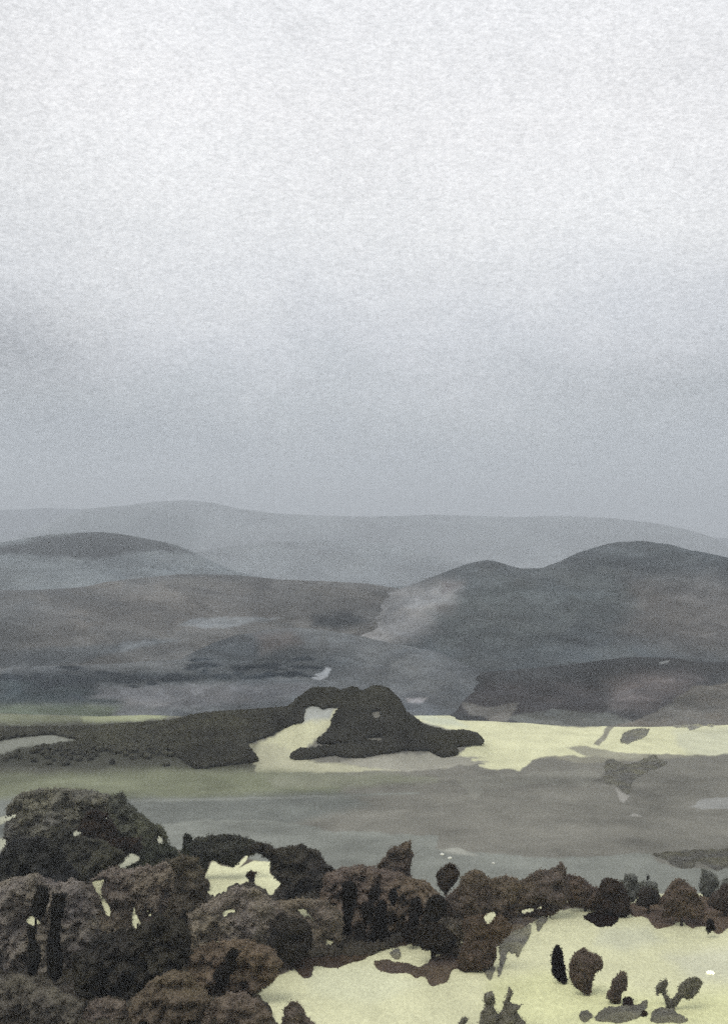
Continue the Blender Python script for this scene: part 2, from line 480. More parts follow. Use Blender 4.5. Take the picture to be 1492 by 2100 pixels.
def hill(name, label, prof, yf, yr, zf, base, polys, seed, rough=3.0, fine_scale=.12, amp=.75, lump=1.0):
    P = np.array(prof, float)
    px = np.concatenate([np.linspace(-1500, -60, 40), np.arange(-50, 1545, 3.0), np.linspace(1560, 3000, 40)])
    sky_y = np.interp(px, P[:, 0], P[:, 1])
    kern = np.hanning(9); kern /= kern.sum()
    sky_y = np.convolve(np.pad(sky_y, 4, mode='edge'), kern, 'valid')
    zr = (HOR - sky_y) / F * yr
    t = np.concatenate([np.linspace(0, 1, 130), np.linspace(1.03, 2.0, 26)])
    Y = yf + (yr - yf) * t[:, None] + np.zeros_like(px)[None, :]
    X = (px[None, :] - CX) / F * yr * np.ones_like(t)[:, None] * (.55 + .45 * (Y / yr))
    s = np.where(t < 1, np.sin(t * np.pi / 2) ** 1.15, np.cos((t - 1) * np.pi / 2) ** .8)[:, None]
    edge = np.clip((t * 1.0), 0, 1)[:, None]
    Z = zf + (zr[None, :] - zf) * s
    relief = fbm(X / 160, Y / 160, seed, 5, .55)
    Z = Z + relief * rough * 3.0 * np.sin(np.clip(t, 0, 1) * np.pi)[:, None] + fbm(X / 14, Y / 14, seed + 9, 3, .6) * lump * edge
    PXh = CX + F * X / Y; PYh = HOR - F * Z / Y
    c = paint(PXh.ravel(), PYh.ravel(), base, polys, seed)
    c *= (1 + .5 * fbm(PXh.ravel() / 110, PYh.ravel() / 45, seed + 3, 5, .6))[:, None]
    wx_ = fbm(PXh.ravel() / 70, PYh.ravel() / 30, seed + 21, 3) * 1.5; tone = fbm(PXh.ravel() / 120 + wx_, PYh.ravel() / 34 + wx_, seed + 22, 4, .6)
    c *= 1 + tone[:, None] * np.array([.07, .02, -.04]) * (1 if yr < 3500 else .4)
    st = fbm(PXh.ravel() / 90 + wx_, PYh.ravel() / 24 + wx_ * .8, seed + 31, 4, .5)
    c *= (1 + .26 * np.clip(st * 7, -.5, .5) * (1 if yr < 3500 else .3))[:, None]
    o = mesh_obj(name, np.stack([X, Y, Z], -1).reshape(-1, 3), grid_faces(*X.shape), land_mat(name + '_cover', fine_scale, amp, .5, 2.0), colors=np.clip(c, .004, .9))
    return tag(o, label, 'hill', kind='structure')


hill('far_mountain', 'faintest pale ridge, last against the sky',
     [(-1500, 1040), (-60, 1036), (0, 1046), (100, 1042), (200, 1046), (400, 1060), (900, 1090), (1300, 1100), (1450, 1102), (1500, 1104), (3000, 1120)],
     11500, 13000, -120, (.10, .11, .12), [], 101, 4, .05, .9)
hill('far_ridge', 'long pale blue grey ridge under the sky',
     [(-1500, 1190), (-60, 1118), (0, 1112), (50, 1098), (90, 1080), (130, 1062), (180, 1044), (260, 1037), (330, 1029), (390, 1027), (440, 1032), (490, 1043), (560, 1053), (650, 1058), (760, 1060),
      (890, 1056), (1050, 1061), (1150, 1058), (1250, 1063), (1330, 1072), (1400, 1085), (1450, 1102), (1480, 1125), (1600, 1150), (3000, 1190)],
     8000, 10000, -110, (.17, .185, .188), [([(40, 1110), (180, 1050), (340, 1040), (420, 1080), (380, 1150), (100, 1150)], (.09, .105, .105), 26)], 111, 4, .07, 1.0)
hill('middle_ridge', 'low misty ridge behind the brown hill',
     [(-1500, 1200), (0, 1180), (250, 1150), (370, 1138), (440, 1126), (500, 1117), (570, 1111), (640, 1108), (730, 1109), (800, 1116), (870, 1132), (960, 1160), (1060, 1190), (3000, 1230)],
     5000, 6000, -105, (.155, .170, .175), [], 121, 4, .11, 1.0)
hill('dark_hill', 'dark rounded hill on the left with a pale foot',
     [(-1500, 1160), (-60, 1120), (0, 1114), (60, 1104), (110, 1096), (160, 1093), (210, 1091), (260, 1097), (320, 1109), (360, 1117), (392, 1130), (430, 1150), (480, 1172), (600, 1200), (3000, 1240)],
     2500, 3300, -100, (.125, .142, .148),  # light base paints the mist at the foot; dark band laid over it
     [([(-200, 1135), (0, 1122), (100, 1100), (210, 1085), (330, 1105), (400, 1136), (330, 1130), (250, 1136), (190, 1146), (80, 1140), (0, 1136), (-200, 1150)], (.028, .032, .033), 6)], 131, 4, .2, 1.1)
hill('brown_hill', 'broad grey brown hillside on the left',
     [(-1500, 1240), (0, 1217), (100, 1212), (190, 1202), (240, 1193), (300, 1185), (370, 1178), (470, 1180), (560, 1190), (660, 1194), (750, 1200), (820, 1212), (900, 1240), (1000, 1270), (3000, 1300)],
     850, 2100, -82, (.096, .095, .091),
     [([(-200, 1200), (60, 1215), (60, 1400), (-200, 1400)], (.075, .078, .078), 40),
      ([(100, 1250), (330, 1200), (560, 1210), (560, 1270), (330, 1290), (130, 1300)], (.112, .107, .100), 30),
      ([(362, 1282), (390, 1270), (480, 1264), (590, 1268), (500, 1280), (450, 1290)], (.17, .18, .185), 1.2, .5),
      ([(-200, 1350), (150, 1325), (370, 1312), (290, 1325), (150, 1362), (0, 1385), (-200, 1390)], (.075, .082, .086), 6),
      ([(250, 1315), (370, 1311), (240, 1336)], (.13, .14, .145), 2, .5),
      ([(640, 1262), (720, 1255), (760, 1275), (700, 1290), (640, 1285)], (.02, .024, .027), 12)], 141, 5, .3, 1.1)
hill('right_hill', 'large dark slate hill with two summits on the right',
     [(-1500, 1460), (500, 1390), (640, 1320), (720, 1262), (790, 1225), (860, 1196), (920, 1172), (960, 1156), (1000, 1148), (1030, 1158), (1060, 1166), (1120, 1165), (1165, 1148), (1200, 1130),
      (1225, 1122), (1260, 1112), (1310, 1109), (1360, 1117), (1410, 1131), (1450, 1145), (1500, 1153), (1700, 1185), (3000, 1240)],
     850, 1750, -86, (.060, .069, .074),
     [([(700, 1200), (860, 1200), (900, 1190), (945, 1200), (940, 1235), (900, 1290), (760, 1330), (680, 1290)], (.24, .24, .24), 22),  # pale break of mist, painted into the hill's colour
      ([(905, 1195), (945, 1198), (938, 1210), (910, 1215)], (.15, .14, .14), 8), ([(895, 1240), (940, 1235), (935, 1262), (900, 1265)], (.14, .13, .13), 8),  # two pinkish spots of the same mist, painted as colour
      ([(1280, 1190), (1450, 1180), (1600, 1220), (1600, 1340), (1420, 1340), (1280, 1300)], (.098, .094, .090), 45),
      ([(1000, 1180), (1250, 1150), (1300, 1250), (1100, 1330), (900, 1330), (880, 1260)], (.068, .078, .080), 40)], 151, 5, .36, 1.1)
hill('left_slope', 'mottled slate slope in front of the brown hill',
     [(-1500, 1400), (0, 1378), (120, 1374), (200, 1372), (300, 1362), (365, 1358), (385, 1345), (430, 1322), (480, 1305), (540, 1294), (610, 1289), (670, 1294), (720, 1302), (800, 1322), (900, 1340),
      (960, 1372), (1040, 1402), (1200, 1430), (3000, 1450)],
     715, 880, -82, (.115, .124, .130),
     [([(-200, 1385), (0, 1380), (380, 1375), (500, 1372), (560, 1385), (520, 1396), (200, 1402), (180, 1440), (0, 1450), (-200, 1450)], (.034, .042, .048), 12),
      ([(390, 1300), (640, 1330), (740, 1360), (640, 1385), (470, 1385), (390, 1370)], (.062, .070, .076), 20),
      ([(200, 1415), (420, 1405), (640, 1402), (640, 1425), (480, 1446), (330, 1452), (200, 1440)], (.15, .155, .165), 9),
      ([(520, 1300), (600, 1292), (620, 1320), (540, 1340)], (.105, .10, .10), 12),
      ([(-200, 1440), (250, 1445), (200, 1500), (-200, 1500)], (.10, .12, .09), 12),
      ([(640, 1392), (648, 1382), (660, 1380), (668, 1368), (678, 1372), (672, 1388), (655, 1396)], (.36, .38, .40), 1.2, .4),
      ([(800, 1410), (900, 1425), (900, 1470), (820, 1470)], (.14, .15, .16), 8),
      ([(828, 1434), (880, 1430), (870, 1440), (835, 1442)], (.36, .35, .36), 3)] + COPSES, 161, 3, .7, 1.2, .8)
hill('lower_spur', 'low dark plum and slate spur above the right field',
     [(-1500, 1520), (840, 1500), (880, 1470), (890, 1440), (905, 1428), (940, 1402), (990, 1388), (1080, 1378), (1180, 1368), (1250, 1357), (1320, 1350), (1390, 1352), (1450, 1362), (1520, 1362), (1800, 1370), (3000, 1420)],
     690, 830, -81.5, (.046, .048, .050),
     [([(870, 1440), (1000, 1400), (1230, 1400), (1240, 1470), (1000, 1475)], (.050, .047, .048), 14),
      ([(900, 1390), (960, 1405), (955, 1440), (905, 1440)], (.060, .062, .066), 5),
      ([(1245, 1400), (1300, 1380), (1400, 1378), (1440, 1395), (1380, 1440), (1320, 1462), (1250, 1450)], (.105, .094, .092), 24),
      ([(940, 1440), (1000, 1450), (1062, 1440), (1040, 1480), (1000, 1478), (960, 1462)], (.13, .125, .115), 2),
      ([(1040, 1470), (1130, 1455), (1240, 1462), (1310, 1480), (1200, 1500), (1080, 1490)], (.11, .115, .108), 3),
      ([(1340, 1460), (1420, 1410), (1492, 1400), (1800, 1396), (1800, 1500), (1200, 1500), (1300, 1478)], (.125, .118, .105), 2),
      ([(1350, 1358), (1372, 1354), (1368, 1360), (1352, 1362)], (.2, .21, .21), 1, .2)], 171, 2, .7, 1.2, .6)


# ------------------------------------------------------------------ foliage
def leaf_quads(P, Nrm, size):
    """small bent leaf clumps at points P, half facing along Nrm"""
    n = len(P)
    d = Nrm + rng.normal(0, .7, (n, 3)); d /= np.linalg.norm(d, axis=1)[:, None] + 1e-9
    a = np.cross(d, rng.normal(0, 1, (n, 3))); a /= np.linalg.norm(a, axis=1)[:, None] + 1e-9
    b = np.cross(d, a)
    s = (size * rng.uniform(.5, 1.35, n))[:, None]
    r = rng.uniform(.55, 1.0, n)[:, None]
    V = np.stack([P - a * s, P - b * s * r + d * s * .25, P + a * s, P + b * s * r + d * s * .25], 1).reshape(-1, 3)
    Fq = np.arange(4 * n).reshape(-1, 4)
    return V, Fq


def wobble(poly, amp, step=5.0, seed=0):
    P = np.asarray(poly, float); out = []
    for i in range(len(P)):
        a, b = P[i], P[(i + 1) % len(P)]
        k = max(1, int(np.hypot(*(b - a)) / step))
        for j in range(k): out.append(a + (b - a) * j / k)
    Q = np.array(out)
    for _ in range(1): Q = (np.roll(Q, 1, 0) + 2 * Q + np.roll(Q, -1, 0)) / 4
    Q[:, 0] += fbm(Q[:, 0] / 9, Q[:, 1] / 9, 200 + seed, 3) * amp * 2
    Q[:, 1] += fbm(Q[:, 0] / 9, Q[:, 1] / 9, 300 + seed, 3) * amp * 2
    if amp > 1.2:
        Q[:, 0] += fbm(Q[:, 0] / 24, Q[:, 1] / 24, 400 + seed, 2) * amp * 3
        Q[:, 1] += fbm(Q[:, 0] / 24, Q[:, 1] / 24, 500 + seed, 2) * amp * 3
    return Q


WGAPS = None


def crown_mesh(poly, d, seed, thick=.48, leaf=3.0, dens=1.0, wob=3.0, cell=4.0, gaps=True):
    """a rounded crown with its own depth, whose widest outline is the polygon; lumpy body plus leaf clumps"""
    global WGAPS
    if WGAPS is None: WGAPS = [wobble(g, 1.2, 4.0, 7 + i) for i, g in enumerate(GAPS)]
    Q = wobble(poly, wob, seed=seed)
    x0, y0 = Q.min(0) - cell; x1, y1 = Q.max(0) + cell
    gs = []
    if gaps:
        for gp in WGAPS:
            A = np.asarray(gp, float)
            if A[:, 0].max() > x0 and A[:, 0].min() < x1 and A[:, 1].max() > y0 and A[:, 1].min() < y1: gs.append(gp)

    def sd(px, py):
        s = sdist(px, py, Q)
        for gp in gs: s = np.maximum(s, -sdist(px, py, gp))
        return s
    w = min(x1 - x0, y1 - y0)
    cell = max(2.0, min(cell, w / 9))
    gx = np.arange(x0, x1 + cell, cell); gy = np.arange(y0, y1 + cell, cell)
    PXg, PYg = np.meshgrid(gx, gy)
    s = sd(PXg, PYg)
    R = max(-s.min(), 2.0)

    def depth(s_, px, py):
        q = np.clip(-s_, 0, None)
        t = np.sqrt(np.clip(R * R - (R - q) ** 2, 0, None)) * thick
        return t * np.clip(1 + 1.5 * fbm(px / 20, py / 20, seed, 4), .2, 2) * (1 + .25 * vnoise(px / 9, py / 9, seed + 5))
    m = d / F                                            # metres per picture pixel at this distance
    # snap the first ring of outside corners to the outline
    e = .5
    gxs = (sd(PXg + e, PYg) - sd(PXg - e, PYg)) / (2 * e); gys = (sd(PXg, PYg + e) - sd(PXg, PYg - e)) / (2 * e)
    out = s > 0
    PXs = np.where(out, PXg - gxs * np.minimum(s, cell * 1.5), PXg); PYs = np.where(out, PYg - gys * np.minimum(s, cell * 1.5), PYg)
    t = np.where(out, 0, depth(s, PXg, PYg)) * m
    f = grid_faces(*s.shape)
    ins = (~out).ravel()
    f = f[ins[f].any(1)]
    Xc = (PXs - CX) * m; Zc = (HOR - PYs) * m
    nv = Xc.size
    V = np.concatenate([np.stack([Xc, d - t, Zc], -1).reshape(-1, 3), np.stack([Xc, d + t, Zc], -1).reshape(-1, 3)])
    fr = f; bk = f[:, ::-1] + nv
    faces = np.concatenate([fr, bk])
    used = np.unique(faces); remap = np.zeros(len(V), np.int64); remap[used] = np.arange(len(used))
    V = V[used]; faces = remap[faces]
    # leaves
    area = (~out).sum() * cell * cell
    n = int(area / (leaf * leaf) * 7.0 * dens) + 30
    px = rng.uniform(x0, x1, n * 3); py = rng.uniform(y0, y1, n * 3)
    s2 = sd(px, py)
    k = np.where(s2 < np.where(rng.random(len(s2)) < .25, rng.uniform(0, 4.5, len(s2)), rng.uniform(-2, 1.8, len(s2))))[0]
    # more of them at the rim
    pr = np.where(-s2[k] < 8, 1.0, .7); k = k[rng.random(len(k)) < pr][:n]
    px, py, s2 = px[k], py[k], s2[k]
    t2 = depth(s2, px, py)
    side = np.where(rng.random(len(px)) < .62, -1, 1)
    yy = side * t2 * rng.uniform(.9, 1.0, len(px)) + side * rng.exponential(.9, len(px))
    q = np.clip(-s2, 0, None) / R
    gx2 = (sd(px + 1, py) - sd(px - 1, py)) / 2; gy2 = (sd(px, py + 1) - sd(px, py - 1)) / 2
    nr = np.stack([gx2 * (1 - q), side * np.clip(q, .1, 1), -gy2 * (1 - q)], -1)
    P = np.stack([(px - CX) * m, d + yy * m, (HOR - py) * m], -1)
    lv, lf = leaf_quads(P, nr, np.full(len(P), leaf * .62 * m))
    return np.concatenate([V, lv]), np.concatenate([faces, lf + len(V)]), R * m


def tube_path(pts, radii, n=8):
    pts = np.asarray(pts, float); V = []; Fc = []
    for i, p in enumerate(pts):
        a = pts[min(i + 1, len(pts) - 1)] - pts[max(i - 1, 0)]; a /= np.linalg.norm(a) + 1e-9
        u = np.cross(a, (0, 1, .01)); u /= np.linalg.norm(u) + 1e-9; v = np.cross(a, u)
        for k in range(n):
            th = 2 * math.pi * k / n
            V.append(p + (u * math.cos(th) + v * math.sin(th)) * radii[i] * (1 + .12 * math.sin(3 * th + i)))
    for i in range(len(pts) - 1):
        for k in range(n):
            Fc.append((i * n + k, i * n + (k + 1) % n, (i + 1) * n + (k + 1) % n, (i + 1) * n + k))
    return np.array(V), np.array(Fc)


bark = leaf_mat((.030, .022, .018), 'bark', .8)


def tree(name, label, cat, group, poly, base_y, col, trunks=None, seed=0, off=0.0, **kw):
    """thing standing on the ground: an Empty at its foot with a crown and one or more trunks"""
    A = np.asarray(poly, float)
    cx = A[:, 0].mean() if trunks is None else trunks[0][0]
    x, d, z = hit(cx, base_y)
    d += off
    x = (cx - CX) / F * d; z = float(ground(x, d))
    e = bpy.data.objects.new(name, None); COL.objects.link(e); e.location = (x, d, z)
    tag(e, label, cat, group)
    V, Fc, R = crown_mesh(poly, d, seed, **kw)
    mesh_obj('crown', V, Fc, leaf_mat(col), e, smooth=False)
    m = d / F
    if trunks is None:
        yb = A[:, 1].max() - (A[:, 1].max() - A[:, 1].min()) * .35
        trunks = [(cx, yb, cx, .55 if 'slender' in name else 2.6)]
    for tx, ty, bx_, w in trunks:
        k = 7
        top = np.array([(tx - CX) * m, d - .1, (HOR - ty) * m])
        bx3 = (bx_ - CX) * m
        bot = np.array([bx3, d, float(ground(bx3, d)) - .4])
        pts = [bot + (top - bot) * i / (k - 1) + np.array([math.sin(i * 1.7 + seed) * w * .25 * m, 0, 0]) * (0 < i < k - 1) for i in range(k)]
        rad = [w * m * (1.25 - .55 * i / (k - 1)) for i in range(k)]
        V, Fc = tube_path(pts, rad)
        mesh_obj('trunk', V, Fc, bark, e)
    return e


def bush(name, label, cat, group, poly, col, base_y=None, seed=0, off=0.0, **kw):
    A = np.asarray(poly, float)
    if base_y is None: base_y = A[:, 1].max() - 1
    cx = A[A[:, 1].argmax(), 0]
    x, d, z = hit(cx, base_y)
    d += off
    V, Fc, R = crown_mesh(poly, d, seed, **kw)
    gz = ground(V[:, 0], V[:, 1])
    V[:, 2] = np.maximum(V[:, 2], gz - .15)
    o = mesh_obj(name, V, Fc, leaf_mat(col), None, smooth=False)
    c = np.array([x, d, float(ground(x, d))])
    o.location = c
    o.data.transform(__import__('mathutils').Matrix.Translation(-c))
    return tag(o, label, cat, group)


def to_ground(px, py):
    y = 80 * F / (py - HOR)
    for _ in range(14):
        z = ground((px - CX) / F * y, y)
        y = .5 * y + .5 * np.clip(-z * F / (py - HOR), 120, 2000)
    return (px - CX) / F * y, y, ground((px - CX) / F * y, y)


def patch(name, label, cat, group, poly, col, seed=0, thick=.45, leaf=3.0, wob=1.6, lift=.0, cell=3.0, ragged=2.0):
    """scrub that hugs the ground: a low leafy mound over its own outline on the map"""
    Q = wobble(poly, wob, seed=seed)
    x0, y0 = Q.min(0) - cell; x1, y1 = Q.max(0) + cell
    PXg, PYg = np.meshgrid(np.arange(x0, x1 + cell, cell), np.arange(y0, y1 + cell, cell))
    s = sdist(PXg, PYg, Q)
    R = min(max(-s.min(), 2.0), 14.0)

    def height(s_, px, py):
        q = np.clip(-s_, 0, R)
        return np.sqrt(np.clip(R * R - (R - q) ** 2, 0, None)) * thick * (1 + .7 * fbm(px / 12, py / 12, seed, 4))
    e = .5
    gxs = sdist(PXg + e, PYg, Q) - sdist(PXg - e, PYg, Q); gys = sdist(PXg, PYg + e, Q) - sdist(PXg, PYg - e, Q)
    out = s > 0
    PXs = np.where(out, PXg - gxs * np.minimum(s, cell * 1.5), PXg); PYs = np.where(out, PYg - gys * np.minimum(s, cell * 1.5), PYg)
    f = grid_faces(*s.shape)
    f = f[(~out).ravel()[f].any(1)]
    X_, Y_, Z_ = to_ground(PXs, PYs)
    h = np.where(out, -.05, height(s, PXg, PYg) * Y_ / F + .05 + lift)
    nv = X_.size
    V = np.concatenate([np.stack([X_, Y_, Z_ + h], -1).reshape(-1, 3), np.stack([X_, Y_, Z_ - .1], -1).reshape(-1, 3)])
    faces = np.concatenate([f[:, ::-1], f + nv])
    used = np.unique(faces); remap = np.zeros(len(V), np.int64); remap[used] = np.arange(len(used))
    V = V[used]; faces = remap[faces]
    n = int((~out).sum() * cell * cell / (leaf * leaf) * 3.5) + 30
    px = rng.uniform(x0, x1, n * 3); py = rng.uniform(y0, y1, n * 3)
    s2 = sdist(px, py, Q)
    k = np.where(s2 < rng.uniform(-1.5, ragged, len(s2)))[0][:n]
    px, py, s2 = px[k], py[k], s2[k]
    X2, Y2, Z2 = to_ground(px, py)
    hh = height(s2, px, py) * Y2 / F * rng.uniform(.8, 1.15, len(px)) + .12 + lift
    P = np.stack([X2, Y2, Z2 + hh], -1)
    nr = np.stack([rng.normal(0, .4, len(px)), np.full(len(px), -.6), np.full(len(px), .8)], -1)
    lv, lf = leaf_quads(P, nr, leaf * .6 * Y2 / F)
    V = np.concatenate([V, lv]); faces = np.concatenate([faces, lf + len(used)])
    o = mesh_obj(name, V, faces, leaf_mat(col), None, smooth=False)
    c = np.array([V[:, 0].mean(), V[:, 1].mean(), V[:, 2].min()])
    o.location = c
    o.data.transform(mathutils.Matrix.Translation(-c))
    return tag(o, label, cat, group)


# colours of foliage (base colours)
OLIVE = (.070, .066, .050); DKOLIVE = (.040, .038, .026); DKGREEN = (.030, .034, .022)
BROWN = (.062, .042, .030); MIDBROWN = (.088, .066, .050); PALEBROWN = (.120, .095, .078)
DARK = (.016, .014, .012); DKBROWN = (.032, .020, .014); BLACKISH = (.010, .006, .005)
RUST = (.075, .045, .024); SLATE = (.030, .030, .029); GREYSCRUB = (.085, .080, .062); GREYBUSH = (.060, .063, .055)

TG = 'trees of the dark foreground grove'
HG = 'trees of the brown belt below the valley'
DG = 'narrow dark shrubs among the brown trees'
FG = 'dark bushes standing alone in the near field'
SG = 'grey scrub low in the near field'

# rear crowns of the left grove
T = tree; B = bush
T('broad_tree', 'broad grey olive tree at the left edge, highest crown of the grove', 'tree', TG,
  [(8, 1720), (14, 1660), (30, 1636), (70, 1620), (130, 1616), (195, 1620), (222, 1632), (236, 1640), (232, 1700), (210, 1760), (60, 1770), (10, 1760)], 1800, (.085, .080, .064), seed=1)
T('broad_tree', 'dark green tree whose slope runs down to the right beside the pale valley', 'tree', TG,
  [(225, 1630), (250, 1622), (262, 1645), (284, 1664), (304, 1681), (330, 1690), (345, 1712), (350, 1732), (372, 1752), (330, 1790), (250, 1790), (220, 1700)], 1812, (.048, .050, .034), seed=2)
T('broad_tree', 'dark brown tree with pale chinks in the top of the grove', 'tree', TG,
  [(160, 1690), (175, 1665), (205, 1660), (230, 1685), (245, 1715), (285, 1720), (290, 1750), (240, 1760), (180, 1740)], 1830, DKBROWN, seed=3)
T('broad_tree', 'olive tree left of the dark brown one, high in the grove', 'tree', TG,
  [(100, 1700), (140, 1694), (165, 1712), (250, 1740), (262, 1790), (200, 1810), (120, 1800), (95, 1750)], 1850, DKOLIVE, seed=4)
T('tall_tree', 'nearly black broad crown at the left edge under the grey olive tree', 'tree', TG,
  [(10, 1742), (30, 1724), (80, 1718), (125, 1720), (128, 1760), (165, 1800), (150, 1838), (100, 1850), (60, 1836), (0, 1842), (-30, 1780)], 2012, (.024, .024, .024),
  seed=5, off=9)
T('slender_tree', 'left one of two knobbly dark shrubs in front of the plum brown tree', 'tree', DG,
  [(75, 1815), (102, 1818), (104, 1850), (86, 1878), (76, 1900), (74, 1935), (84, 1960), (72, 1998), (56, 2000), (58, 1960), (60, 1900), (68, 1860)], 2020, (.020, .018, .016), seed=105, leaf=2.6, wob=1.6, off=-5)
T('slender_tree', 'right and longer one of two knobbly dark shrubs in front of the plum brown tree', 'tree', DG,
  [(108, 1830), (136, 1833), (130, 1870), (120, 1920), (131, 1960), (129, 2000), (115, 2016), (101, 2002), (97, 1950), (104, 1880)], 2030, (.018, .016, .014), seed=106, leaf=2.6, wob=1.6, off=-5)
T('broad_tree', 'dark green black crown under the right shoulder of the grove', 'tree', TG,
  [(280, 1748), (310, 1736), (345, 1726), (368, 1745), (372, 1772), (330, 1786), (290, 1782)], 1840, DKGREEN, seed=6)
T('broad_tree', 'big warm brown crown in the middle of the left grove', 'tree', TG,
  [(190, 1800), (225, 1782), (300, 1775), (335, 1770), (362, 1778), (370, 1810), (352, 1850), (345, 1920), (300, 1960), (240, 1960), (195, 1930), (175, 1860)], 1965, (.100, .078, .062), seed=7)
T('broad_tree', 'dark brown tree on the right side of the left grove above the field opening', 'tree', TG,
  [(340, 1760), (375, 1750), (405, 1760), (420, 1790), (428, 1812), (425, 1850), (400, 1900), (390, 1960), (350, 1960), (330, 1900), (352, 1850), (362, 1790)], 1980, (.050, .040, .028), seed=8)
T('broad_tree', 'plum brown tree behind two knobbly dark shrubs', 'tree', TG,
  [(-30, 1822), (30, 1800), (70, 1790), (110, 1806), (170, 1808), (196, 1850), (205, 1920), (170, 1980), (100, 2020), (20, 2010), (-30, 1960)], 2000, (.105, .088, .078), seed=9, off=-1)
T('broad_tree', 'black brown tree low in the middle of the left grove', 'tree', TG,
  [(150, 1960), (190, 1925), (270, 1900), (330, 1880), (380, 1890), (395, 1960), (340, 2020), (280, 2060), (235, 2060), (160, 2050)], 2070, (.030, .026, .020), seed=10, off=2)
B('round_bush', 'grey brown bush in the lower left corner', 'bush', TG,
  [(-30, 2020), (40, 1996), (90, 2010), (130, 2040), (170, 2060), (170, 2115), (-30, 2115)], (.070, .060, .046), 2112, seed=11)
patch('round_bush', 'dark sickle shaped bush over the corner bush', 'bush', TG,
  [(50, 2010), (80, 2010), (100, 2040), (130, 2035), (140, 2050), (120, 2070), (90, 2068), (60, 2045)], SLATE, seed=12)
B('round_bush', 'small brown bush between the corner bush and the rust bush', 'bush', TG,
  [(165, 2090), (180, 2060), (215, 2045), (250, 2052), (270, 2080), (272, 2116), (165, 2116)], MIDBROWN, 2113, seed=13)
B('round_bush', 'rust and olive bush at the foot of the left grove', 'bush', TG,
  [(262, 2070), (275, 2040), (310, 2012), (345, 1990), (385, 1995), (420, 2030), (440, 2080), (440, 2118), (262, 2118)], (.080, .058, .034), 2114, seed=14)
T('broad_tree', 'pale brown tree right of the grove below the field opening', 'tree', TG,
  [(385, 1880), (430, 1846), (470, 1822), (505, 1815), (540, 1826), (560, 1850), (560, 1900), (500, 1950), (440, 1970), (395, 1960)], 1985, (.115, .094, .078), seed=15)
T('broad_tree', 'rust brown tree sloping down to the pale field edge', 'tree', TG,
  [(385, 1950), (450, 1930), (520, 1930), (560, 1950), (582, 1975), (565, 2000), (540, 2020), (520, 2036), (470, 2050), (400, 2060), (380, 2010)], 2058, (.082, .056, .038), seed=16)
T('slender_tree', 'dark leaning shrub in front of the rust brown tree', 'tree', DG,
  [(438, 2000), (446, 1986), (458, 1984), (462, 1960), (475, 1945), (490, 1950), (484, 1985), (470, 2002), (462, 2020), (442, 2026)], 2062, (.020, .016, .012), seed=17, leaf=2.6, off=-4)
B('round_bush', 'rounded brown bush at the bottom edge left of the pale gap', 'bush', FG,
  [(400, 2120), (420, 2066), (455, 2042), (500, 2036), (532, 2050), (552, 2076), (567, 2120)], (.085, .062, .048), 2116, seed=18)
B('round_bush', 'rounded brown bush at the bottom edge right of the pale gap', 'bush', FG,
  [(577, 2120), (579, 2066), (596, 2055), (615, 2062), (632, 2085), (645, 2120)], (.070, .052, .042), 2116, seed=19)
# upper rim of the opening
T('small_tree', 'small upright dark green tree at the left of the leafy row', 'tree', HG,
  [(370, 1752), (374, 1718), (388, 1712), (398, 1722), (396, 1756), (384, 1764)], 1790, DKGREEN, seed=20)
T('broad_tree', 'dark green black tree over the field opening', 'tree', HG,
  [(395, 1726), (430, 1712), (470, 1714), (500, 1716), (530, 1724), (545, 1740), (520, 1752), (500, 1752), (480, 1778), (452, 1774), (436, 1764), (418, 1800), (400, 1790), (392, 1760)], 1805, (.034, .034, .024), trunks=[(403, 1775, 402, 2.6)], seed=21)
T('broad_tree', 'black crowned tree right of the field opening', 'tree', HG,
  [(510, 1742), (530, 1726), (560, 1742), (590, 1734), (620, 1731), (640, 1742), (660, 1762), (688, 1786), (690, 1840), (640, 1862), (590, 1850), (560, 1838), (578, 1810), (554, 1788), (556, 1766)], 1890, (.034, .029, .023), seed=22)
T('small_tree', 'tiny mushroom shaped tree inside the field opening', 'tree', HG,
  [(497, 1802), (502, 1792), (515, 1788), (528, 1796), (520, 1802), (520, 1812), (510, 1812), (508, 1804)], 1824, DKBROWN, seed=23, leaf=2.2, gaps=False)
T('broad_tree', 'grey brown tree under the black crowned tree', 'tree', HG,
  [(555, 1850), (600, 1842), (660, 1846), (700, 1870), (700, 1930), (650, 1960), (600, 1940), (560, 1900)], 1958, (.095, .074, .056), seed=24)
T('broad_tree', 'round dark tree above the tip of the near field', 'tree', HG,
  [(548, 1930), (552, 1896), (580, 1880), (615, 1880), (636, 1896), (640, 1930), (628, 1960), (600, 1976), (575, 1970)], 1990, (.028, .023, .019), seed=25)
T('broad_tree', 'largest brown tree at the centre of the belt', 'tree', HG,
  [(655, 1830), (665, 1798), (700, 1780), (735, 1775), (765, 1784), (845, 1798), (880, 1808), (905, 1838), (905, 1900), (880, 1930), (820, 1940), (740, 1960), (670, 1950), (648, 1890)], 1942, (.078, .054, .038), seed=26, off=8)
T('finlike_tree', 'fin shaped brown tree standing up out of the belt', 'tree', HG,
  [(762, 1800), (778, 1770), (796, 1742), (815, 1731), (842, 1731), (846, 1765), (840, 1800), (845, 1830), (770, 1830)], 1880, (.060, .043, .032), seed=27)
patch('low_hedge', 'dark brown low hedge at the foot of the largest brown tree', 'hedge', HG,
  [(620, 1960), (650, 1944), (700, 1942), (760, 1932), (830, 1915), (860, 1910), (835, 1936), (820, 1940), (780, 1950), (735, 1972), (690, 1984), (640, 1980), (636, 2006), (618, 2004), (604, 1985), (590, 1972)], (.045, .028, .018), seed=28)
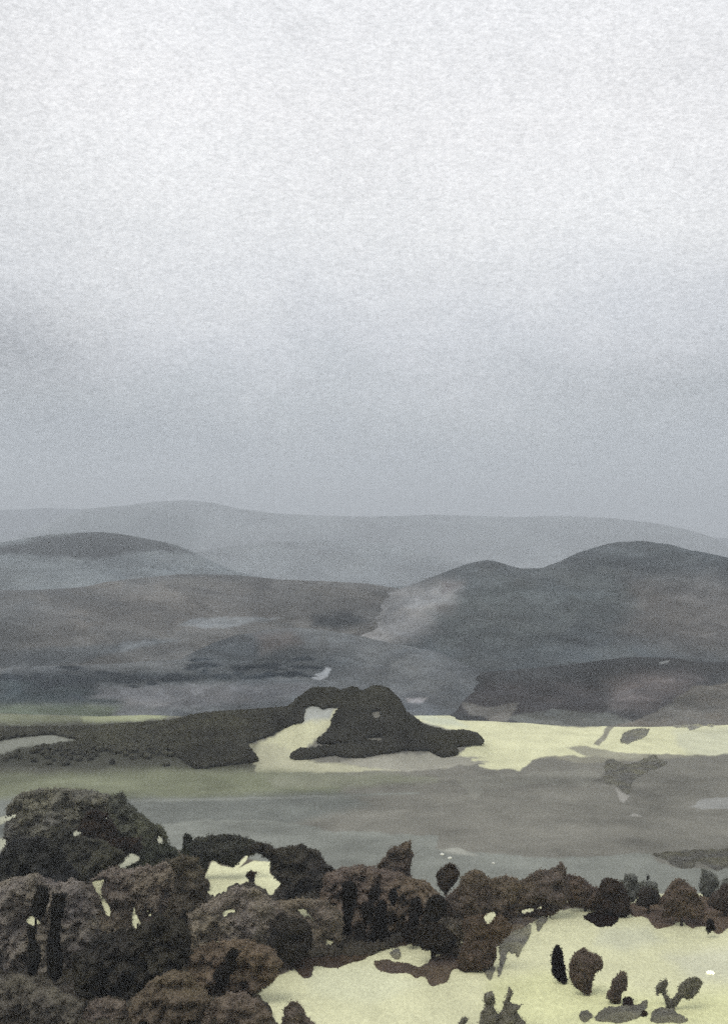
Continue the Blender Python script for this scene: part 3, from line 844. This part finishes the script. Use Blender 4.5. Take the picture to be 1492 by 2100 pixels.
for i, (lab, poly, by_) in enumerate([
    ('leftmost of the narrow dark shrubs, shaped like an hourglass', [(701, 1835), (706, 1812), (720, 1806), (732, 1815), (734, 1835), (724, 1855), (722, 1890), (716, 1918), (706, 1915), (702, 1880), (704, 1855)], 1948),
    ('dark oval shrub high in the middle of the brown tree', [(756, 1840), (762, 1820), (776, 1814), (780, 1830), (774, 1846), (760, 1850)], 1948),
    ('short tapering dark shrub below the fin shaped tree', [(793, 1836), (800, 1820), (813, 1818), (812, 1836), (806, 1860), (798, 1850)], 1948),
    ('dark egg shaped shrub under the oval shrub', [(742, 1870), (748, 1852), (762, 1846), (768, 1860), (764, 1884), (750, 1893), (742, 1884)], 1948),
    ('long dark shrub with a bent foot', [(770, 1868), (776, 1846), (788, 1844), (794, 1866), (790, 1900), (788, 1924), (770, 1932), (758, 1940), (756, 1924), (768, 1900)], 1948),
    ('lowest of the narrow dark shrubs, reaching the hedge', [(724, 1930), (730, 1896), (740, 1888), (750, 1904), (746, 1940), (738, 1960), (724, 1952)], 1948),
    ('tall dark shrub right of the long bent one', [(838, 1870), (842, 1844), (852, 1836), (864, 1842), (862, 1880), (856, 1920), (840, 1934), (826, 1920), (834, 1894)], 1948),
]):
    T('slender_tree', lab, 'tree', DG, poly, by_, [(.014, .011, .009), (.020, .015, .012)][i % 2 if i < 6 else 1], seed=30 + i, leaf=2.4, thick=.5, wob=1.8)
T('small_tree', 'small egg shaped dark tree on a thin stem above the belt', 'tree', HG,
  [(894, 1795), (900, 1782), (922, 1766), (936, 1778), (941, 1798), (932, 1816), (915, 1838), (902, 1828), (897, 1812)], 1875, (.040, .028, .021), trunks=[(916, 1815, 910, 1.6)], seed=40, leaf=2.8)
T('broad_tree', 'dark slanting tree right of the largest brown tree', 'tree', HG,
  [(866, 1870), (880, 1846), (900, 1832), (912, 1848), (906, 1880), (890, 1898), (872, 1905), (866, 1890)], 1955, (.022, .018, .015), seed=41, off=-6)
T('broad_tree', 'black brown tree low at the right foot of the largest brown tree', 'tree', HG,
  [(855, 1900), (890, 1890), (915, 1905), (930, 1930), (922, 1950), (895, 1962), (870, 1950), (852, 1930)], 1978, (.024, .018, .014), seed=42)
T('broad_tree', 'brown tree with a rounded head right of the small egg shaped tree', 'tree', HG,
  [(912, 1845), (940, 1812), (942, 1796), (962, 1784), (985, 1787), (1002, 1805), (1005, 1870), (990, 1880), (960, 1900), (930, 1890), (905, 1880)], 1962, (.062, .044, .032), seed=43)
T('broad_tree', 'olive brown tree under the round headed one', 'tree', HG,
  [(880, 1890), (930, 1880), (975, 1880), (985, 1910), (960, 1945), (910, 1950), (885, 1920)], 1972, (.092, .074, .054), seed=44, off=3)
T('broad_tree', 'brown tree around the pale eye shaped gap', 'tree', HG,
  [(950, 1890), (990, 1872), (1030, 1880), (1050, 1900), (1030, 1928), (1010, 1940), (1020, 1960), (1015, 1978), (985, 1986), (950, 1992), (935, 1975), (955, 1930)], 1994, (.056, .036, .024), seed=45)
T('broad_tree', 'brown tree with a blunt peak left of the long slanted tree', 'tree', HG,
  [(1000, 1806), (1042, 1794), (1062, 1806), (1075, 1850), (1060, 1880), (1020, 1890), (1000, 1868)], 1900, (.070, .050, .036), seed=46)
T('broad_tree', 'long slanted brown tree rising to a point on the right', 'tree', HG,
  [(1056, 1808), (1100, 1788), (1150, 1773), (1160, 1782), (1166, 1800), (1160, 1856), (1130, 1870), (1090, 1880), (1058, 1880)], 1884, (.064, .046, .034), seed=47)
T('broad_tree', 'brown tree falling away right of the slanted one', 'tree', HG,
  [(1158, 1794), (1180, 1798), (1205, 1815), (1230, 1822), (1240, 1850), (1230, 1862), (1205, 1868), (1190, 1858), (1158, 1856)], 1869, (.064, .042, .031), seed=48)
patch('low_hedge', 'brown limb of scrub reaching right under the belt', 'hedge', HG,
  [(1010, 1935), (1040, 1900), (1070, 1876), (1110, 1866), (1122, 1866), (1112, 1880), (1080, 1900), (1050, 1918), (1020, 1940), (1008, 1950)], (.085, .064, .048), seed=49)
patch('low_hedge', 'brown scrub with a long tongue over the pale field', 'hedge', HG,
  [(764, 1976), (790, 1972), (830, 1974), (858, 1986), (890, 1965), (930, 1950), (960, 1955), (960, 1985), (925, 1990), (922, 2008), (900, 2020), (888, 2026), (876, 2010), (872, 2002), (850, 2006), (840, 1996), (800, 1996), (775, 1990)],
  (.062, .042, .030), seed=50)
patch('low_hedge', 'dark brown curl of scrub at the foot of the belt', 'hedge', HG,
  [(930, 1960), (965, 1945), (1000, 1945), (1018, 1960), (1014, 1980), (985, 1988), (965, 1986), (950, 1994), (936, 1985)], (.038, .024, .017), seed=51)
patch('low_bush', 'black red low bush pointing left under the belt', 'bush', HG,
  [(1193, 1878), (1210, 1874), (1238, 1866), (1262, 1868), (1270, 1884), (1262, 1896), (1245, 1902), (1225, 1900), (1205, 1890)], (.016, .007, .005), seed=52)
T('broad_tree', 'dark rounded tree right of the falling brown tree', 'tree', HG,
  [(1222, 1830), (1232, 1806), (1250, 1797), (1266, 1802), (1282, 1822), (1292, 1850), (1296, 1876), (1230, 1880), (1222, 1850)], 1882, (.034, .022, .016), seed=53)
T('small_tree', 'small slate brown dome between two rounded trees', 'tree', HG,
  [(1303, 1852), (1310, 1828), (1325, 1820), (1342, 1822), (1358, 1846), (1352, 1858), (1310, 1860)], 1880, (.032, .025, .022), seed=54)
T('broad_tree', 'brown peaked tree with a slate shoulder near the right edge', 'tree', HG,
  [(1352, 1840), (1368, 1816), (1385, 1805), (1405, 1808), (1422, 1824), (1436, 1844), (1440, 1880), (1360, 1880)], 1900, (.060, .040, .030), seed=55)
patch('low_hedge', 'wide brown hedge running to the right edge', 'hedge', HG,
  [(1285, 1858), (1320, 1848), (1400, 1842), (1450, 1844), (1530, 1842), (1530, 1910), (1492, 1906), (1478, 1916), (1462, 1912), (1450, 1900), (1436, 1898), (1418, 1908), (1400, 1890), (1390, 1890), (1370, 1904), (1345, 1906), (1332, 1894), (1328, 1880), (1295, 1878)],
  (.066, .043, .030), seed=56)
T('small_tree', 'brown dome at the right edge of the belt', 'tree', HG,
  [(1455, 1850), (1462, 1826), (1478, 1818), (1500, 1822), (1530, 1840), (1530, 1870), (1460, 1870)], 1888, (.044, .031, .024), seed=57)
B('low_bush', 'small dark upright bush against the wide hedge', 'bush', FG,
  [(1447, 1900), (1450, 1888), (1458, 1884), (1462, 1892), (1460, 1912), (1452, 1914)], (.018, .012, .010), 1916, seed=58, leaf=2.4, off=-3)
# misty bushes behind the belt
for i, (lab, poly) in enumerate([
    ('misty grey bush behind the dark rounded tree', [(1262, 1850), (1266, 1806), (1285, 1790), (1305, 1795), (1312, 1830), (1300, 1852)]),
    ('misty grey bush behind the small slate dome', [(1294, 1835), (1298, 1808), (1318, 1803), (1345, 1806), (1347, 1835)]),
    ('tall misty grey bush behind the hedge near the right edge', [(1432, 1812), (1440, 1784), (1456, 1782), (1470, 1798), (1468, 1820), (1458, 1842), (1442, 1842)]),
    ('misty grey bush cut by the right edge', [(1474, 1822), (1482, 1802), (1500, 1800), (1520, 1812), (1520, 1830), (1476, 1832)]),
]):
    B('misty_bush', lab, 'bush', 'misty bushes behind the brown belt', poly, GREYBUSH, max(p[1] for p in poly) + 4, seed=60 + i, dens=.7)
B('tiny_bush', 'tiny round black bush over a misty grey one', 'bush', FG, [(1318, 1800), (1322, 1797), (1328, 1799), (1329, 1805), (1324, 1808), (1319, 1806)], BLACKISH, 1836, seed=66, leaf=2)
# bushes alone in the field
B('upright_bush', 'narrow black upright bush alone in the pale field', 'bush', FG,
  [(1129, 1962), (1134, 1944), (1143, 1936), (1149, 1944), (1156, 1975), (1162, 2010), (1158, 2020), (1145, 2012), (1131, 1998)], (.009, .005, .005), seed=70, wob=1.0)
B('upright_bush', 'large brown lobed bush beside the narrow black one', 'bush', FG,
  [(1166, 2000), (1167, 1972), (1180, 1953), (1198, 1942), (1210, 1955), (1228, 1958), (1236, 1976), (1234, 1987), (1220, 1992), (1213, 2015), (1210, 2040), (1205, 2043), (1190, 2032), (1174, 2022)], (.062, .042, .030), seed=71, wob=1.0)
B('upright_bush', 'small brown notched bush right of the large lobed one', 'bush', FG,
  [(1242, 2034), (1253, 2030), (1254, 2010), (1266, 2000), (1280, 1990), (1285, 2010), (1284, 2032), (1274, 2032), (1270, 2058), (1262, 2060), (1246, 2050)], (.060, .043, .032), seed=72, wob=.8)
patch('curled_bush', 'dark brown bush curled like a comma at the bottom of the field', 'bush', FG,
  [(1274, 2056), (1280, 2046), (1290, 2046), (1298, 2052), (1297, 2064), (1310, 2070), (1331, 2080), (1325, 2086), (1304, 2084), (1284, 2074)], (.026, .015, .012), seed=73, wob=.8, leaf=2.8)
patch('grey_scrub', 'grey scrub mound under the comma shaped bush', 'scrub', SG,
  [(1218, 2094), (1226, 2078), (1250, 2068), (1275, 2066), (1297, 2064), (1318, 2056), (1330, 2048), (1328, 2066), (1318, 2080), (1300, 2094), (1260, 2098)], GREYSCRUB, seed=74)
patch('grey_scrub', 'small grey mound left of the wide scrub mound', 'scrub', SG,
  [(1186, 2084), (1192, 2076), (1206, 2075), (1216, 2084), (1208, 2090), (1202, 2098), (1190, 2096)], (.08, .076, .06), seed=75)
patch('grey_scrub', 'low grey mound at the bottom right of the field', 'scrub', SG,
  [(1332, 2096), (1336, 2076), (1352, 2070), (1378, 2076), (1400, 2086), (1412, 2096), (1372, 2100)], GREYSCRUB, seed=76)
B('forked_scrub', 'grey shrub leaning right on a thick stem', 'scrub', SG,
  [(1366, 2068), (1360, 2044), (1368, 2038), (1374, 2052), (1390, 2036), (1390, 2022), (1402, 2010), (1426, 2003), (1434, 2008), (1440, 2016), (1434, 2024), (1426, 2040), (1414, 2050), (1398, 2044), (1386, 2060), (1380, 2072), (1372, 2074)], (.085, .080, .060), seed=77, wob=.8)
B('forked_scrub', 'grey shrub shaped like a small fork left of the leaning one', 'scrub', SG,
  [(1346, 2044), (1343, 2022), (1354, 2014), (1366, 2006), (1370, 2016), (1362, 2026), (1366, 2040), (1364, 2056), (1358, 2040), (1354, 2030)], (.09, .085, .065), 2064, seed=78, wob=.8, leaf=2.6)
B('grey_scrub', 'tall grey cone of scrub at the bottom of the field', 'scrub', SG,
  [(984, 2116), (990, 2060), (992, 2042), (1002, 2033), (1010, 2040), (1014, 2064), (1022, 2080), (1020, 2116)], (.09, .084, .066), 2112, seed=79)
B('grey_scrub', 'grey scrub with a thin plume right of the tall cone', 'scrub', SG,
  [(1016, 2116), (1020, 2080), (1034, 2070), (1032, 2058), (1042, 2052), (1040, 2032), (1046, 2020), (1052, 2032), (1047, 2050), (1056, 2058), (1066, 2062), (1056, 2070), (1070, 2088), (1080, 2116)], (.085, .078, .062), 2112, seed=80, leaf=2.8)
B('tiny_bush', 'tiny grey bush on the bottom edge left of the tall cone', 'bush', SG, [(944, 2104), (946, 2088), (953, 2082), (957, 2088), (954, 2104)], (.08, .075, .06), 2106, seed=81, leaf=2.4)
patch('grey_scrub', 'ragged grey scrub hanging from the right limb of the belt', 'scrub', SG,
  [(1022, 1958), (1024, 1938), (1050, 1914), (1090, 1896), (1088, 1912), (1078, 1936), (1066, 1950), (1060, 1968), (1055, 1950), (1048, 1958), (1042, 1946), (1036, 1960), (1030, 1980), (1022, 2008), (1018, 1990), (1024, 1972)], (.105, .10, .08), seed=82)
patch('grey_scrub', 'small pointed grey scrub right of the ragged patch', 'scrub', SG,
  [(1096, 1894), (1100, 1882), (1120, 1880), (1118, 1892), (1110, 1894), (1104, 1912), (1099, 1908)], (.10, .095, .075), seed=83, leaf=2.6)
patch('grey_scrub', 'pointed grey scrub under the dark curl', 'scrub', SG,
  [(994, 1988), (1018, 1982), (1012, 2000), (1004, 2016), (998, 2004)], (.10, .095, .075), seed=84, leaf=2.6)
patch('grey_scrub', 'small grey scrub above the brown tongue', 'scrub', SG,
  [(800, 1952), (820, 1947), (818, 1962), (814, 1972), (806, 1970)], (.105, .10, .08), seed=85, leaf=2.6)

# dark bushes at the right end of the valley
for i, (lab, poly) in enumerate([
    ('dark grey valley thicket with a ragged lower edge at the right', [(1335, 1752), (1400, 1748), (1490, 1742), (1530, 1742), (1530, 1782), (1492, 1780), (1470, 1786), (1455, 1780), (1425, 1766), (1418, 1782), (1395, 1780), (1365, 1766)]),
    ('oval grey bush alone in the bright field band', [(1269, 1524), (1274, 1508), (1295, 1498), (1325, 1492), (1332, 1499), (1322, 1512), (1296, 1522), (1280, 1527)]),
    ('small grey bush at the upper edge of the right field', [(1374, 1486), (1390, 1478), (1440, 1480), (1466, 1482), (1462, 1494), (1450, 1488), (1430, 1494), (1415, 1499), (1408, 1490), (1385, 1493)]),
    ('dark grey thicket with a knob beside a pale patch', [(1236, 1600), (1240, 1562), (1252, 1555), (1266, 1560), (1280, 1570), (1300, 1566), (1320, 1556), (1340, 1548), (1352, 1560), (1370, 1566), (1300, 1598), (1290, 1630), (1275, 1624), (1262, 1606), (1245, 1612)]),
]):
    patch('thicket', lab, 'bush', 'bushes out in the valley', poly, [(.060, .057, .048), (.10, .097, .08), (.14, .135, .11), (.075, .072, .060)][i], seed=90 + i, thick=.3)


# ------------------------------------------------------------------ woods seen as one mass
def blob_proto():
    import bmesh
    bm = bmesh.new(); bmesh.ops.create_icosphere(bm, subdivisions=2, radius=1)
    v = np.array([x.co[:] for x in bm.verts]); f = np.array([[q.index for q in p.verts] for p in bm.faces]); bm.free()
    return v, f


BV, BF = blob_proto()


def wood(name, label, polys, holes, col, yr, n, r, hgt, seed, scale=.07, fade=None, amp=1.5):
    """small tree crowns standing on the ground wherever the wood's outline (on the map) holds them"""
    rg = np.random.default_rng(seed)
    y = rg.uniform(yr[0], yr[1], n)
    A = np.concatenate([np.asarray(p, float) for p in polys])
    px = rg.uniform(A[:, 0].min(), A[:, 0].max(), n)
    x = (px - CX) / F * y
    z = ground(x, y)
    py = HOR - F * (z + hgt * .45) / y
    s = np.full(n, 1e9)
    for p in polys: s = np.minimum(s, sdist(px, py, p))
    for p in holes: s = np.maximum(s, -sdist(px, py, p) + 2)
    m = y / F
    keep = s < -r * .55 / m
    if fade: keep &= rg.random(n) < np.exp(-np.clip(py - fade, 0, 99) / 7.0)
    x, y, z = x[keep], y[keep], z[keep]
    k = len(x)
    sz = r * rg.uniform(.6, 1.25, (k, 1)); hh = hgt * rg.uniform(.7, 1.2, (k, 1))
    ang = rg.uniform(0, 6.28, k)
    ca, sa = np.cos(ang)[:, None], np.sin(ang)[:, None]
    bump = 1 + rg.normal(0, .13, (k, len(BV)))
    vx = BV[None, :, 0] * bump; vy = BV[None, :, 1] * bump; vz = BV[None, :, 2] * bump
    V = np.stack([x[:, None] + (vx * ca - vy * sa) * sz, y[:, None] + (vx * sa + vy * ca) * sz, z[:, None] + hh * (.42 + .58 * vz)], -1)
    Fc = (BF[None] + (np.arange(k) * len(BV))[:, None, None]).reshape(-1, 3)
    o = mesh_obj(name, V.reshape(-1, 3), Fc, leaf_mat(col, 'wood_canopy', scale, amp, True), smooth=False)
    print(name, k)
    return tag(o, label, 'woods', kind='stuff')


KNOLL = [(590, 1452), (612, 1432), (640, 1413), (680, 1410), (700, 1418), (725, 1409), (742, 1420), (768, 1407), (792, 1410), (815, 1432), (832, 1462), (868, 1488), (915, 1502), (950, 1499), (975, 1504), (992, 1520),
         (985, 1526), (932, 1530), (940, 1546), (905, 1552), (880, 1538), (830, 1537), (740, 1552), (700, 1552), (690, 1546), (640, 1554), (605, 1557), (592, 1550), (612, 1538), (720, 1524), (642, 1524), (672, 1500), (684, 1470), (696, 1448),
         (660, 1452), (640, 1445), (624, 1452), (620, 1480), (585, 1488), (560, 1504), (505, 1524), (530, 1560), (400, 1575), (300, 1500), (400, 1468), (520, 1455)]
LEFTWOOD = [(-400, 1500), (0, 1493), (200, 1490), (350, 1478), (420, 1462), (560, 1450), (600, 1450), (612, 1480), (560, 1504), (505, 1524), (530, 1566), (400, 1580), (200, 1590), (0, 1606), (-400, 1612)]
wood('knoll_wood', 'dark wooded knoll rising in the middle of the valley', [KNOLL], [[(762, 1460), (776, 1458), (778, 1470), (768, 1474)], [(754, 1512), (784, 1512), (782, 1519), (756, 1518)]],
     (.052, .049, .034), (520, 650), 90000, 1.15, 2.1, 5)
wood('valley_wood', 'dark wood stretching left from the knoll', [LEFTWOOD], [[(-60, 1530), (40, 1512), (110, 1507), (160, 1517), (60, 1530), (0, 1545), (-60, 1550)], [(362, 1512), (400, 1505), (497, 1504), (490, 1512)]],
     (.078, .076, .054), (490, 760), 70000, 1.25, 2.1, 6, fade=1528)

GROVE = [(-60, 1770), (300, 1790), (560, 1800), (700, 1850), (900, 1880), (1000, 1900), (1000, 1930), (960, 1975), (900, 1950), (830, 1928), (740, 1960), (640, 1965), (585, 1965), (545, 2020), (520, 2036), (560, 2075), (567, 2112), (-60, 2116)]
wood('undergrowth', 'mixed brown and olive undergrowth between the trees of the grove', [GROVE], WGAPS, (.10, .082, .060), (236, 372), 26000, .75, 2.0, 8, scale=.16)

# ------------------------------------------------------------------ pale stones
import mathutils


def stone(label, px, py, w, h, col, seed):
    x, d, z = hit(px, py)
    rg = np.random.default_rng(seed)
    V = BV * (1 + rg.normal(0, .12, (len(BV), 1)))
    V = V * np.array([w / 2 * d / F, w / 2 * d / F, h / 2 * d / F * 1.3]); V[:, 2] = np.maximum(V[:, 2], -h * .3 * d / F) + h * .25 * d / F
    o = mesh_obj('pale_stone', V, BF, leaf_mat(col, 'stone', 1.2, .3))
    o.location = (x, d, z)
    tag(o, label, 'stone', 'pale stones on the grass')


stone('largest white stone, in the field near the right edge', 1455, 1998, 16, 7, (.60, .60, .58), 1)
stone('small pale stone above the egg shaped tree, left one', 906, 1754, 8, 5, (.34, .34, .33), 2)
stone('small pale stone just above the tip of the egg shaped tree', 922, 1761, 9, 4, (.34, .34, .33), 3)
stone('tiny pale stone on the valley grass above the round headed tree', 1011, 1771, 7, 3, (.30, .30, .29), 4)

# ------------------------------------------------------------------ haze
hm = bpy.data.materials.new('haze'); hm.use_nodes = True
t = hm.node_tree; t.nodes.clear()
pv = N(t, 'ShaderNodeVolumePrincipled')
pv.inputs['Color'].default_value = (.86, .915, .98, 1)
pv.inputs['Density'].default_value = HAZE
ho = N(t, 'ShaderNodeOutputMaterial'); L(t, pv.outputs[0], ho.inputs['Volume'])
zmax = 600.0
x0, x1, y0, y1, z0, z1 = -42000, 42000, -2700, 15500, -260, zmax
hv = [(x, y, z) for z in (z0, z1) for y in (y0, y1) for x in (x0, x1)]
hf = [(0, 2, 3, 1), (4, 5, 7, 6), (0, 1, 5, 4), (2, 6, 7, 3), (0, 4, 6, 2), (1, 3, 7, 5)]
tag(mesh_obj('haze', hv, hf, hm, smooth=False), 'thin grey haze over the whole valley', 'haze', kind='stuff')
